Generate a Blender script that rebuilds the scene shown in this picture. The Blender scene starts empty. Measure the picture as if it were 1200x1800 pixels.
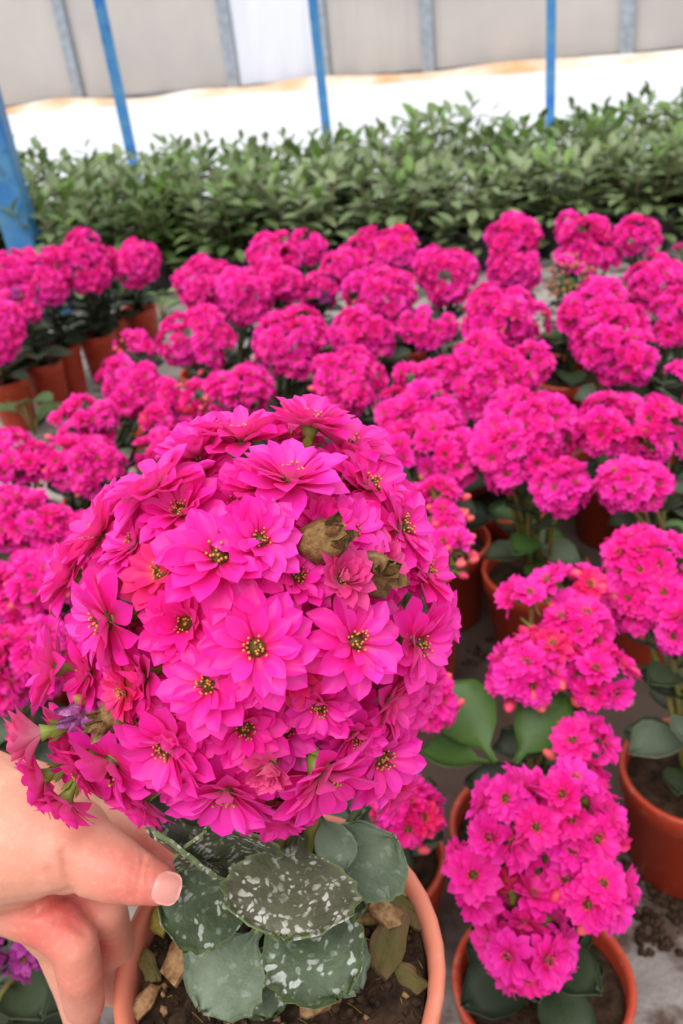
import bpy, math, random
from mathutils import Vector, Matrix, noise
PI = math.pi
sc = bpy.context.scene
COL = sc.collection

# ------------------------------------------------------------------ camera
FPX = 1582.0                       # focal length in pixels of the 1200 x 1800 frame
PITCH, ROLL, CAMH = math.radians(30.4), math.radians(7.05), 0.68
CF = Vector((0, math.cos(PITCH), -math.sin(PITCH)))
_u0 = Vector((0, math.sin(PITCH), math.cos(PITCH))); _r0 = Vector((1, 0, 0))
CR = _r0 * math.cos(ROLL) - _u0 * math.sin(ROLL)
CU = _u0 * math.cos(ROLL) + _r0 * math.sin(ROLL)
CP = Vector((0, 0, CAMH))
cam = bpy.data.cameras.new('camera'); camo = bpy.data.objects.new('camera', cam); COL.objects.link(camo)
camo.matrix_world = Matrix(((CR.x, CU.x, -CF.x, CP.x), (CR.y, CU.y, -CF.y, CP.y), (CR.z, CU.z, -CF.z, CP.z), (0, 0, 0, 1)))
cam.sensor_fit = 'VERTICAL'; cam.sensor_height = 36.0; cam.lens = 36.0 * FPX / 1800.0
cam.clip_start = 0.01; cam.clip_end = 200
cam.dof.use_dof = True; cam.dof.focus_distance = 0.245; cam.dof.aperture_fstop = cam.lens / 1.55
sc.camera = camo

# ------------------------------------------------------------------ light
w = bpy.data.worlds.new('overcast'); sc.world = w; w.use_nodes = True
bgn = w.node_tree.nodes['Background']; bgn.inputs[0].default_value = (0.95, 0.97, 1.0, 1); bgn.inputs[1].default_value = 1.0
_n = w.node_tree.nodes; _l = w.node_tree.links          # overcast sky seen through film: brightest overhead
_tc = _n.new('ShaderNodeTexCoord'); _sx = _n.new('ShaderNodeSeparateXYZ'); _mr = _n.new('ShaderNodeMapRange')
_mr.inputs[1].default_value = 0.0; _mr.inputs[2].default_value = 1.0; _mr.inputs[3].default_value = 0.62; _mr.inputs[4].default_value = 1.75
_l.new(_tc.outputs['Generated'], _sx.inputs[0]); _l.new(_sx.outputs[2], _mr.inputs[0]); _l.new(_mr.outputs[0], bgn.inputs[1])
sun = bpy.data.lights.new('sun', 'SUN'); suno = bpy.data.objects.new('sun', sun); COL.objects.link(suno)
sun.energy = 2.5; sun.angle = math.radians(45); sun.color = (1.0, 0.98, 0.96)
suno.rotation_euler = (math.radians(30), math.radians(-16), 0); suno.location = (0, 0, 5)
vs = sc.view_settings; vs.view_transform = 'Standard'; vs.look = 'None'; vs.gamma = 1; vs.use_curve_mapping = False; vs.exposure = 0.0

def px(x, y, z):
    "world point seen at a photo pixel at camera depth z"
    return CP + CF * z + CR * ((x - 600) / FPX * z) - CU * ((y - 900) / FPX * z)
def at(x, y, h):
    "world point seen at a photo pixel at height h over the ground"
    d = CF + CR * ((x - 600) / FPX) - CU * ((y - 900) / FPX)
    return CP + d * ((h - CAMH) / d.z)
def cv(x, y, z):
    "camera axes (right, up, towards the camera) to world direction"
    return CR * x + CU * y - CF * z

# ------------------------------------------------------------------ materials
def srgb(r, g, b):
    def f(c):
        c /= 255.0
        return c / 12.92 if c <= 0.04045 else ((c + 0.055) / 1.055) ** 2.4
    return (f(r), f(g), f(b), 1)

class NT:
    def __init__(self, name):
        self.m = bpy.data.materials.new(name); self.m.use_nodes = True
        self.t = self.m.node_tree; self.n = self.t.nodes; self.l = self.t.links
        self.b = self.n['Principled BSDF']; self.out = self.n['Material Output']
    def add(self, kind, **kw):
        nd = self.n.new(kind)
        for k, v in kw.items():
            if k[0] == 'i' and k[1:].isdigit(): nd.inputs[int(k[1:])].default_value = v
            else: setattr(nd, k, v)
        return nd
    def link(self, a, b): self.l.new(a, b)
    def noise(self, scale, detail=3, coord='Object', rough=0.55):
        tc = self.add('ShaderNodeTexCoord'); nz = self.add('ShaderNodeTexNoise')
        nz.inputs['Scale'].default_value = scale; nz.inputs['Detail'].default_value = detail; nz.inputs['Roughness'].default_value = rough
        self.link(tc.outputs[coord], nz.inputs['Vector']); return nz.outputs['Fac']
    def ramp(self, fac, stops, interp='LINEAR'):
        r = self.add('ShaderNodeValToRGB'); r.color_ramp.interpolation = interp
        e = r.color_ramp.elements
        while len(e) < len(stops): e.new(0.5)
        for k, (p, c) in enumerate(stops): e[k].position = p; e[k].color = c
        self.link(fac, r.inputs[0]); return r.outputs[0]
    def mix(self, fac, a, b):
        m = self.add('ShaderNodeMix', data_type='RGBA')
        for s, v in ((m.inputs[0], fac), (m.inputs[6], a), (m.inputs[7], b)):
            if isinstance(v, (float, int, tuple)): s.default_value = v
            else: self.link(v, s)
        return m.outputs[2]
    def rnd(self): return self.add('ShaderNodeObjectInfo').outputs['Random']
    def attr(self, name): return self.add('ShaderNodeAttribute', attribute_name=name).outputs['Fac']
    def bump(self, h, strength=0.3, dist=0.001):
        b = self.add('ShaderNodeBump'); b.inputs['Strength'].default_value = strength; b.inputs['Distance'].default_value = dist
        self.link(h, b.inputs['Height']); self.link(b.outputs[0], self.b.inputs['Normal'])
    def base(self, c, rough=0.5, spec=0.5):
        if isinstance(c, tuple): self.b.inputs['Base Color'].default_value = c
        else: self.link(c, self.b.inputs['Base Color'])
        self.b.inputs['Roughness'].default_value = rough; self.b.inputs['Specular IOR Level'].default_value = spec
        return self.m
    def translucent(self, c, amount):
        tr = self.add('ShaderNodeBsdfTranslucent'); mx = self.add('ShaderNodeMixShader'); mx.inputs[0].default_value = amount
        if isinstance(c, tuple): tr.inputs[0].default_value = c
        else: self.link(c, tr.inputs[0])
        self.link(self.b.outputs[0], mx.inputs[1]); self.link(tr.outputs[0], mx.inputs[2]); self.link(mx.outputs[0], self.out.inputs[0])
        return self.m

def petal_mat(name, top, top2, root, back, rough=0.42, transl=0.3):
    t = NT(name)
    v = t.attr('along')
    c = t.mix(t.rnd(), top, top2)
    nz = t.noise(260, 3)
    c = t.mix(t.ramp(nz, [(0.45, (0, 0, 0, 1)), (0.75, (0.35, 0.35, 0.35, 1))]), c, top2)
    c = t.mix(t.ramp(v, [(0.0, (1, 1, 1, 1)), (0.45, (0, 0, 0, 1))]), c, root)
    bf = t.add('ShaderNodeNewGeometry').outputs['Backfacing']
    pale = t.mix(t.ramp(v, [(0.0, (1, 1, 1, 1)), (0.9, (0.12, 0.12, 0.12, 1))]), c, back)
    c = t.mix(bf, c, pale)
    t.base(c, rough, 0.55); t.b.inputs['Sheen Weight'].default_value = 0.12; t.b.inputs['Sheen Tint'].default_value = (.75, .5, 1, 1)
    t.bump(t.noise(700, 2), 0.25, 0.0006)
    return t.translucent(c, transl)
MAG = petal_mat('petal_magenta', srgb(255, 30, 166), srgb(252, 44, 188), srgb(252, 20, 104), srgb(240, 120, 170), 0.27)
MAGB = petal_mat('petal_magenta_far', srgb(253, 22, 160), srgb(248, 36, 184), srgb(244, 34, 110), srgb(236, 80, 140), 0.5)
RED = petal_mat('petal_rose_red', srgb(246, 22, 112), srgb(244, 30, 130), srgb(240, 120, 90), srgb(240, 110, 130))
FADED = petal_mat('petal_faded_purple', srgb(176, 50, 150), srgb(196, 70, 170), srgb(130, 30, 90), srgb(190, 120, 170))
PINKB = petal_mat('petal_underside_pink', srgb(238, 80, 140), srgb(236, 60, 150), srgb(240, 150, 150), srgb(236, 150, 170))

def simple(name, a, b, scale=40, rough=0.5, bump=0.0, spec=0.5, dist=0.001, transl=0):
    t = NT(name); c = t.mix(t.ramp(t.noise(scale, 4), [(0.35, (0, 0, 0, 1)), (0.65, (1, 1, 1, 1))]), a, b)
    t.base(c, rough, spec)
    if bump: t.bump(t.noise(scale * 3, 4), bump, dist)
    if transl: t.translucent(c, transl)
    return t.m
def varied(name, a, b, scale=30, rough=0.5, transl=0.15, spec=0.5):
    t = NT(name); c = t.mix(t.rnd(), a, b); c = t.mix(t.ramp(t.noise(scale, 3), [(0.4, (0, 0, 0, 1)), (0.7, (0.6, 0.6, 0.6, 1))]), c, a)
    t.base(c, rough, spec); t.bump(t.noise(scale * 4, 2), 0.2, 0.002)
    return t.translucent(c, transl) if transl else t.m
OLIVE = simple('flower_eye_olive', srgb(104, 78, 14), srgb(62, 46, 10), 900, 0.5)
ANTHER = simple('anther_cream', srgb(214, 168, 92), srgb(178, 122, 36), 900, 0.5)
CALYX = simple('calyx_green', srgb(150, 160, 70), srgb(120, 135, 50), 200, 0.5, transl=0.2)
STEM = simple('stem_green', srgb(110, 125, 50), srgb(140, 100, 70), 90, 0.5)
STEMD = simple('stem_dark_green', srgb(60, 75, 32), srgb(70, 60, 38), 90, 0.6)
BUD = varied('bud_coral', srgb(240, 70, 110), srgb(240, 110, 100), 300, 0.4, 0.1)
BUDG = varied('bud_green_pink', srgb(150, 120, 60), srgb(210, 90, 90), 300, 0.45, 0.1)
BROWN = simple('withered_brown', srgb(96, 60, 30), srgb(140, 110, 60), 500, 0.8, 0.5)
MAUVE = simple('withered_mauve', srgb(150, 60, 140), srgb(190, 130, 180), 500, 0.7, 0.4)
def spotted_leaf(name, dark, mid, edge, spot, sscale, thr, amount):
    t = NT(name)
    c = t.mix(t.ramp(t.noise(60, 3), [(0.35, (0, 0, 0, 1)), (0.68, (1, 1, 1, 1))]), dark, mid)
    tc = t.add('ShaderNodeTexCoord')
    nz = t.add('ShaderNodeTexNoise'); nz.inputs['Scale'].default_value = 160; t.link(tc.outputs['Object'], nz.inputs['Vector'])
    va = t.add('ShaderNodeMix', data_type='RGBA'); va.inputs[0].default_value = 0.008
    t.link(tc.outputs['Object'], va.inputs[6]); t.link(nz.outputs['Color'], va.inputs[7])
    vo = t.add('ShaderNodeTexVoronoi'); vo.inputs['Scale'].default_value = sscale; t.link(va.outputs[2], vo.inputs['Vector'])
    blot = t.ramp(vo.outputs['Distance'], [(thr * 0.75, (1, 1, 1, 1)), (thr, (0, 0, 0, 1))])
    keep = t.ramp(t.noise(110, 2), [(0.42, (0, 0, 0, 1)), (0.55, (amount, amount, amount, 1))])
    mm = t.add('ShaderNodeMath', operation='MULTIPLY'); t.link(blot, mm.inputs[0]); t.link(keep, mm.inputs[1])
    c = t.mix(t.ramp(t.attr('edge'), [(0.74, (0, 0, 0, 1)), (1.0, (0.8, 0.8, 0.8, 1))]), c, edge)
    c = t.mix(mm.outputs[0], c, spot)
    t.base(c, 0.55, 0.35); t.bump(t.noise(420, 4), 0.5, 0.0012)
    return t.m
LEAFS = spotted_leaf('leaf_spotted', srgb(52, 62, 40), srgb(84, 98, 70), srgb(96, 114, 68), srgb(172, 176, 166), 300, 0.42, 0.85)
LEAFT = spotted_leaf('leaf_spotted_brownish', srgb(66, 66, 48), srgb(92, 96, 72), srgb(104, 120, 76), srgb(178, 176, 166), 420, 0.45, 0.9)
LEAFP = spotted_leaf('leaf_grey_bloom', srgb(84, 98, 76), srgb(112, 124, 102), srgb(124, 138, 104), srgb(150, 156, 144), 260, 0.35, 0.4)
LEAFD = varied('leaf_dark_green', srgb(40, 52, 32), srgb(66, 80, 50), 40, 0.45, 0.12)
LEAFB = varied('leaf_bright_green', srgb(86, 120, 52), srgb(70, 104, 46), 30, 0.4, 0.25)
LEAFG = varied('leaf_pale_green', srgb(130, 156, 104), srgb(108, 138, 84), 30, 0.45, 0.2)
SHRUB = varied('shrub_leaf', srgb(88, 112, 56), srgb(146, 158, 116), 25, 0.38, 0.25)
SHRUB2 = varied('shrub_leaf_young', srgb(120, 154, 66), srgb(90, 122, 54), 25, 0.38, 0.3)
def pot_mat(name, a, b):
    t = NT(name)
    c = t.mix(t.ramp(t.noise(16, 4), [(0.3, (0, 0, 0, 1)), (0.7, (1, 1, 1, 1))]), a, b)
    c = t.mix(t.rnd(), c, a)
    dust = t.ramp(t.noise(90, 5), [(0.58, (0, 0, 0, 1)), (0.78, (0.35, 0.35, 0.35, 1))])
    c = t.mix(dust, c, srgb(205, 165, 145))
    t.base(c, 0.42, 0.4); t.bump(t.noise(240, 3), 0.12, 0.0008); return t.m
POT = pot_mat('pot_terracotta', srgb(184, 66, 40), srgb(160, 50, 34))
POTF = pot_mat('pot_terracotta_dusty', srgb(204, 122, 98), srgb(192, 104, 80))
POTK = simple('pot_black', srgb(46, 42, 48), srgb(60, 54, 58), 30, 0.5)
SOIL = simple('soil', srgb(38, 26, 18), srgb(74, 54, 38), 90, 0.9, 0.9, 0.2, 0.004)
CHIP = simple('bark_tan', srgb(168, 132, 92), srgb(110, 76, 48), 260, 0.8, 0.8, 0.2)
CHIPM = simple('bark_mossy', srgb(84, 80, 40), srgb(100, 78, 52), 160, 0.85, 0.8, 0.2)
MOSS = simple('moss', srgb(86, 110, 24), srgb(60, 84, 20), 300, 0.9, 0.9, 0.2)
SPONGE = simple('moss_yellow', srgb(150, 136, 60), srgb(110, 88, 40), 240, 0.8, 0.8, 0.2)

# ------------------------------------------------------------------ mesh helpers
class MB:
    def __init__(s): s.v = []; s.f = []; s.mi = []; s.a = []; s.e = []
    def grid(s, pts, nu, nv, mi=0, along=None, edge=None, closed=False):
        b = len(s.v); s.v += [tuple(p) for p in pts]
        s.a += along if along else [0.5] * len(pts); s.e += edge if edge else [0.0] * len(pts)
        for j in range(nv - 1):
            for i in range(nu if closed else nu - 1):
                i2 = (i + 1) % nu
                s.f.append((b + j * nu + i, b + j * nu + i2, b + (j + 1) * nu + i2, b + (j + 1) * nu + i)); s.mi.append(mi)
    def face(s, idx, mi=0): s.f.append(tuple(idx)); s.mi.append(mi)
    def tube(s, pts, rads, n=6, mi=0, caps=True, along=None):
        pts = [Vector(p) for p in pts]; out = []; al = []
        t0 = (pts[1] - pts[0]).normalized(); ref = t0.orthogonal().normalized()
        for k, p in enumerate(pts):
            t = (pts[min(k + 1, len(pts) - 1)] - pts[max(k - 1, 0)]).normalized()
            ref = (ref - t * ref.dot(t)).normalized(); bi = t.cross(ref)
            r = rads[k] if isinstance(rads, (list, tuple)) else rads
            for i in range(n):
                a = 2 * PI * i / n; out.append(p + (ref * math.cos(a) + bi * math.sin(a)) * r); al.append(k / (len(pts) - 1))
        b = len(s.v); s.grid(out, n, len(pts), mi, al if along is None else [along] * len(out), closed=True)
        if caps:
            s.face([b + i for i in range(n)][::-1], mi); s.face([b + (len(pts) - 1) * n + i for i in range(n)], mi)
    def ball(s, c, r, nu=6, nv=5, mi=0, up=Vector((0, 0, 1)), sx=1, point=0, jit=0, rng=None, along=0.5):
        up = Vector(up).normalized(); x = up.orthogonal().normalized(); y = up.cross(x); c = Vector(c); pts = []
        for j in range(nv):
            th = PI * j / (nv - 1); zz = -math.cos(th); rr = math.sin(th) * (1 - point * 0.5 * (zz + 1) * 0.6)
            for i in range(nu):
                a = 2 * PI * i / nu; k = 1 + (rng.uniform(-jit, jit) if rng and 0 < j < nv - 1 else 0)
                pts.append(c + (x * math.cos(a) * rr + y * math.sin(a) * rr) * r * sx * k + up * zz * r * (1 + point * (zz > 0) * 0.5) * k)
        s.grid(pts, nu, nv, mi, [along] * len(pts), closed=True)
    def box(s, c, h, R=None, mi=0):
        c = Vector(c); b = len(s.v)
        for dx in (-1, 1):
            for dy in (-1, 1):
                for dz in (-1, 1):
                    p = Vector((dx * h[0], dy * h[1], dz * h[2]))
                    s.v.append(tuple(c + (R @ p if R else p))); s.a.append(0.5); s.e.append(0)
        for q in ((0, 1, 3, 2), (4, 6, 7, 5), (0, 4, 5, 1), (2, 3, 7, 6), (0, 2, 6, 4), (1, 5, 7, 3)): s.face([b + i for i in q], mi)
    def lathe(s, prof, n=32, mi=0, c=(0, 0, 0)):
        pts = []
        for r, z in prof:
            for i in range(n):
                a = 2 * PI * i / n; pts.append((c[0] + r * math.cos(a), c[1] + r * math.sin(a), c[2] + z))
        s.grid(pts, n, len(prof), mi, closed=True)
    def add(s, o, M):
        b = len(s.v); s.v += [tuple(M @ Vector(p)) for p in o.v]; s.a += o.a; s.e += o.e
        s.f += [tuple(b + i for i in q) for q in o.f]; s.mi += o.mi
    def mesh(s, name, mats, smooth=True):
        m = bpy.data.meshes.new(name); m.from_pydata(s.v, [], s.f); m.update()
        for k in (mats if isinstance(mats, (list, tuple)) else [mats]): m.materials.append(k)
        m.polygons.foreach_set('material_index', s.mi)
        if smooth: m.polygons.foreach_set('use_smooth', [True] * len(s.f))
        at1 = m.attributes.new('along', 'FLOAT', 'POINT'); at1.data.foreach_set('value', [float(x) for x in s.a])
        at2 = m.attributes.new('edge', 'FLOAT', 'POINT'); at2.data.foreach_set('value', [float(x) for x in s.e])
        return m

def link(name, data, parent=None, mat=None):
    o = bpy.data.objects.new(name, data); COL.objects.link(o)
    if parent: o.parent = parent
    if mat is not None: o.matrix_local = mat
    return o
def tag(o, label=None, cat=None, group=None, kind=None):
    if label: o['label'] = label
    if cat: o['category'] = cat
    if group: o['group'] = group
    if kind: o['kind'] = kind
    return o
def root(name, loc, label, cat, group=None):
    o = link(name, None); o.location = loc; o.empty_display_size = 0.02
    return tag(o, label, cat, group)
def frame(n, loc=(0, 0, 0), roll=0.0, s=1.0, xhint=None):
    "matrix whose Z axis is n"
    z = Vector(n).normalized()
    x = Vector(xhint) if xhint is not None else z.orthogonal()
    x = (x - z * x.dot(z)).normalized(); y = z.cross(x)
    M = Matrix(((x.x, y.x, z.x, 0), (x.y, y.y, z.y, 0), (x.z, y.z, z.z, 0), (0, 0, 0, 1)))
    return Matrix.Translation(Vector(loc)) @ M @ Matrix.Rotation(roll, 4, 'Z') @ Matrix.Scale(s, 4)

def interp(tab, x):
    for (a, b), (c, d) in zip(tab, tab[1:]):
        if x <= c: return b + (d - b) * (x - a) / (c - a)
    return tab[-1][1]

# petal: grows along +Y, face up +Z
PW = [(0, .2), (.25, .58), (.5, .92), (.66, 1.0), (.81, .88), (.93, .5), (1, .04)]
def petal_mb(L, W, bend, cup, nu=5, nv=7, mi=0, wig=0.0, seed=0):
    m = MB(); pts = []; al = []; r = random.Random(seed); ph = r.uniform(0, 6)
    for j in range(nv):
        v = j / (nv - 1); hw = W * interp(PW, v) * 0.5
        for i in range(nu):
            u = 2 * i / (nu - 1) - 1
            z = bend * L * v * v + cup * abs(u) ** 1.6 * hw + wig * L * math.sin(ph + 5 * v + 2.5 * u)
            pts.append((u * hw, L * (v - 0.12 * (1 - abs(u)) * 0 ), z)); al.append(v)
    m.grid(pts, nu, nv, mi, al); return m
def petal_frames(R, rng, close=0.0):
    "list of (matrix, whorl) laying petals round the flower axis (unit: flower radius R)"
    out = []
    for wh, (n, ln, el) in enumerate(((11, 0.95, 3), (11, 0.84, 19), (9, 0.66, 38))):
        off = rng.uniform(0, 6.28)
        for k in range(n):
            a = off + 2 * PI * (k + rng.uniform(-.18, .18)) / n
            e = math.radians(el + rng.uniform(-13, 13) + close)
            out.append((Matrix.Rotation(a, 4, 'Z') @ Matrix.Translation((0, 0.13 * R, 0.05 * R * wh)) @ Matrix.Rotation(e, 4, 'X') @ Matrix.Rotation(rng.uniform(-.35, .35), 4, 'Y')
                        @ Matrix.Scale(R * ln * rng.uniform(.92, 1.06), 4), wh))
    return out
def eye_mb(R, rng, n=12, ms=(0, 1)):
    m = MB(); m.ball((0, 0, 0.03 * R), 0.2 * R, 10, 5, ms[0], along=0)
    for k in range(n):
        a = 2 * PI * k / n + rng.uniform(-.2, .2); rr = R * rng.uniform(.04, .22); h = R * rng.uniform(.2, .34)
        p = Vector((math.cos(a) * rr, math.sin(a) * rr, h)); m.tube([(p.x * .5, p.y * .5, 0.03 * R), p], 0.012 * R, 3, ms[0])
        m.ball(p, 0.030 * R, 5, 4, ms[1])
    return m
def calyx_mb(R, mi=0, mi2=0):
    m = MB(); m.tube([(0, 0, -.75 * R), (0, 0, -.6 * R), (0, 0, -.25 * R), (0, 0, 0.02 * R)], [.07 * R, .15 * R, .14 * R, .24 * R], 8, mi)
    for k in range(4):
        a = k * PI / 2
        p = petal_mb(.5 * R, .2 * R, .1, .2, 3, 4, mi2)
        m.add(p, Matrix.Rotation(a, 4, 'Z') @ Matrix.Translation((0, .13 * R, -.62 * R)) @ Matrix.Rotation(math.radians(62), 4, 'X'))
    return m

# unit-radius flower meshes
def flower_mesh(name, seed, pm, nu, nv, eye=True, close=0.0, calyx=True):
    r = random.Random(seed); m = MB()
    for M, wh in petal_frames(1.0, r, close):
        m.add(petal_mb(1.0, .54 if wh < 2 else .48, r.uniform(-.3, .16), r.uniform(.15, .6), nu, nv, 0, .012, r.random()), M)
    if eye: m.add(eye_mb(1.0, r, 8, (1, 2)), Matrix())
    if calyx: m.add(calyx_mb(1.0, 3, 3), Matrix())
    return m.mesh(name, [pm, OLIVE, ANTHER, CALYX])
def petal_mesh(name, seed, W, pm):
    r = random.Random(seed); return petal_mb(1.0, W, r.uniform(-.3, .12), r.uniform(.15, .6), 6, 9, 0, .014, seed).mesh(name, pm)
PETALS = [[petal_mesh('petal', 10 * q + k, .54 if q == 0 else .48, MAG) for k in range(4)] for q in range(2)]
CALYXM = calyx_mb(1.0).mesh('calyx', CALYX)
EYEM = [eye_mb(1.0, random.Random(k), 19).mesh('flower_eye', [OLIVE, ANTHER]) for k in range(3)]
EYEL = [eye_mb(1.0, random.Random(k), 8).mesh('flower_eye_small', [OLIVE, ANTHER]) for k in range(2)]
FRONT = [flower_mesh('flower_front', 50 + k, MAG, 5, 7, False, (0, 6, 14, 25)[k]) for k in range(4)]
FRONTRED = [flower_mesh('flower_front_red', 60 + k, RED, 5, 7, False, (8, 24)[k]) for k in range(2)]
FRONTHALF = [flower_mesh('flower_front_half_open', 70 + k, PINKB, 5, 7, False, 38 + 8 * k) for k in range(2)]
NEAR = [flower_mesh('flower_near', 80 + k, MAGB, 4, 6, False, (0, 8, 18)[k]) for k in range(3)]
FAR = [flower_mesh('flower_far', 90 + k, MAGB, 3, 5, True, (0, 8, 16, 26)[k], False) for k in range(4)]
FARRED = [flower_mesh('flower_far_red', 97, RED, 3, 5, True, 12, False)]
FARPUR = [flower_mesh('flower_faded', 98 + k, FADED, 3, 5, True, 12 + 30 * k, False) for k in range(2)]
def bud_mesh(name, mt):
    m = MB(); m.ball((0, 0, 0.3), 0.36, 8, 6, 0, point=.5); m.tube([(0, 0, -.8), (0, 0, -.1), (0, 0, .15)], [.06, .1, .26], 7, 1)
    return m.mesh(name, [mt, CALYX])
BUDS = [bud_mesh('bud_coral', BUD), bud_mesh('bud_green', BUDG)]

# kalanchoe leaf: grows along +Y from the petiole, face up +Z; unit length
LW = [(0, .10), (.18, .14), (.28, .5), (.42, .82), (.6, .98), (.75, .96), (.88, .76), (.96, .46), (1, .14)]
def leaf_mb(W=.8, bend=-.25, cup=.25, nu=9, nv=13, scal=.07, thick=.035, mi=0, wig=.02, ph=0.0):
    top = MB(); m = MB(); P = []; al = []; ed = []
    for j in range(nv):
        v = j / (nv - 1); hw = W * .5 * interp(LW, v)
        if v > .3: hw *= 1 + scal * math.sin(v * 40 + ph)
        for i in range(nu):
            u = 2 * i / (nu - 1) - 1
            y = v + (scal * .5 * math.sin(u * 12 + ph) * (v > .9))
            z = bend * v * v + cup * abs(u) ** 1.5 * hw - (.03 * (1 - abs(u)) ** 3) * (v > .1) + wig * math.sin(7 * v + 5 * u + ph)
            P.append(Vector((u * hw, y, z))); al.append(v); ed.append(max(abs(u) ** 3 if v > .2 else 0, max(0, (v - .86) / .14)))
    n = len(P)
    m.grid(P, nu, nv, mi, al, ed)
    m.grid([p + Vector((0, 0, -thick)) for p in P], nu, nv, mi, al, ed)
    for k in range((nu - 1) * (nv - 1)):
        q = m.f[len(m.f) - 1 - k]; m.f[len(m.f) - 1 - k] = q[::-1]
    ring = [j * nu for j in range(nv)] + [(nv - 1) * nu + i for i in range(1, nu)] + [j * nu + nu - 1 for j in range(nv - 2, -1, -1)] + [i for i in range(nu - 2, 0, -1)]
    for a, b in zip(ring, ring[1:] + ring[:1]): m.face((a, b, b + n, a + n)[::-1], mi)
    return m
LEAFLO = {k: [leaf_mb(.75, b, .3, 5, 7, 0, .03, 0, .02, b * 9).mesh('kalanchoe_leaf', mt) for b in (-.1, -.35)] for k, mt in (('d', LEAFD), ('b', LEAFB), ('g', LEAFG), ('s', LEAFP))}

# ------------------------------------------------------------------ pots
def pot_mesh(name, R, H, mt):
    m = MB(); t = R * .04
    rb = R * .76
    prof = [(0, 0), (rb * .96, 0), (rb, .002), (R * .925, H * .80), (R * .965, H * .815), (R * .965, H * .93), (R * .985, H * .975), (R * .975, H * .995), (R * .945, H), (R * .905, H * .99), (R * .885, H * .955), (R * .875, H * .80), (rb * .94, .006), (0, .006)]
    m.lathe(prof, 40); return m.mesh(name, mt)
def soil_mesh(name, R, mt, n=26, rings=8, amp=.006, seed=0):
    m = MB(); pts = []; 
    for j in range(rings + 1):
        r = R * (1 - j / rings)
        for i in range(n):
            a = 2 * PI * i / n; x, y = r * math.cos(a), r * math.sin(a)
            z = amp * noise.noise(Vector((x * 70 + seed, y * 70, seed))) + amp * .5 * noise.noise(Vector((x * 220, y * 220, seed))) if r < R * .98 else -.001
            pts.append((x, y, z))
    m.grid(pts, n, rings + 1, 0, closed=True); return m.mesh(name, mt)
PR, PH = .060, .108
POTM = pot_mesh('pot', PR, PH, POT); POTS = pot_mesh('pot_small', PR * .68, PH * .97, POT); POTMF = pot_mesh('pot_held', PR, PH, POTF); POTBLK = pot_mesh('pot_black', .07, .10, POTK)
SOILM = [soil_mesh('soil', PR * .865, SOIL, seed=k) for k in range(3)]
SOILB = soil_mesh('soil_dark', .06, SOIL)
SOILF = soil_mesh('soil_front', PR * .865, SOIL, 60, 26, .009, 5)
DEBUG = False
# ------------------------------------------------------------------ the setting
def grid_plane(name, x0, x1, y0, y1, z, mat, nx=2, ny=2, amp=0, sc_=2):
    m = MB(); pts = [(x0 + (x1 - x0) * i / (nx - 1), y0 + (y1 - y0) * j / (ny - 1), z + (amp * noise.noise(Vector((i * sc_ / nx * 7, j * sc_ / ny * 7, 1)))) ) for j in range(ny) for i in range(nx)]
    m.grid(pts, nx, ny); return tag(link(name, m.mesh(name, mat)), kind='structure')
t = NT('floor_grey_concrete')
c = t.mix(t.ramp(t.noise(5, 5), [(0.35, (0, 0, 0, 1)), (0.65, (1, 1, 1, 1))]), srgb(140, 131, 126), srgb(162, 154, 148))
c = t.mix(t.ramp(t.noise(300, 3), [(0.4, (0, 0, 0, 1)), (0.7, (0.5, 0.5, 0.5, 1))]), c, srgb(120, 112, 106))
c = t.mix(t.ramp(t.noise(17, 4), [(0.50, (0, 0, 0, 1)), (0.60, (0.9, 0.9, 0.9, 1))]), c, srgb(78, 58, 48))
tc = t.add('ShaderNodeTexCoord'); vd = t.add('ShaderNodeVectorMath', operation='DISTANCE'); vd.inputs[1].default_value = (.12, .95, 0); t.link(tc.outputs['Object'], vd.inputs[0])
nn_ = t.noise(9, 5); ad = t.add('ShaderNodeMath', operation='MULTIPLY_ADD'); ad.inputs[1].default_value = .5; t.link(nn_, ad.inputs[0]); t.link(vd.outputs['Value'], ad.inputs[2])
c = t.mix(t.ramp(ad.outputs[0], [(.70, (.95, .95, .95, 1)), (.84, (0, 0, 0, 1))]), c, srgb(66, 50, 42))   # floor turned dark brown among the pots, with a noisy outline
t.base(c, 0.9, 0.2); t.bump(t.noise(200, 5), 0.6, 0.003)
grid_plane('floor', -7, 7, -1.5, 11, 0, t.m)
WHITE = simple('white_wash', srgb(216, 217, 222), srgb(204, 206, 212), 3, 0.8, 0.2, 0.2)
W0, W1 = at(50, 196, 0), at(1050, 113, 0)
wd = (W1 - W0).normalized(); wn = Vector((-wd.y, wd.x, 0)); WL = (W1 - W0).length
def along_wall(s, d=0, z=0): return W0 + wd * s - wn * d + Vector((0, 0, z))
m = MB(); q = [along_wall(-5, 0.02, 0.012), along_wall(WL + 5, 0.02, 0.012)]
pts = [q[0], q[1], along_wall(WL + 5, 3.9, 0.012), along_wall(-5, 3.9, 0.012)]
m.v = [tuple(p) for p in pts] + [(p.x, p.y, 0.0) for p in pts]; m.a = [0] * 8; m.e = [0] * 8
for fq in ((0, 1, 2, 3), (2, 3, 7, 6), (0, 3, 7, 4), (1, 2, 6, 5)): m.face(fq)
tag(link('white_path', m.mesh('white_path', WHITE, False)), kind='structure')
DIRT = simple('orange_dirt', srgb(214, 160, 116), srgb(232, 220, 208), 2.2, 0.95, 0.6, 0.2, 0.01)
m = MB(); r = random.Random(4); prof = []
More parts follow.
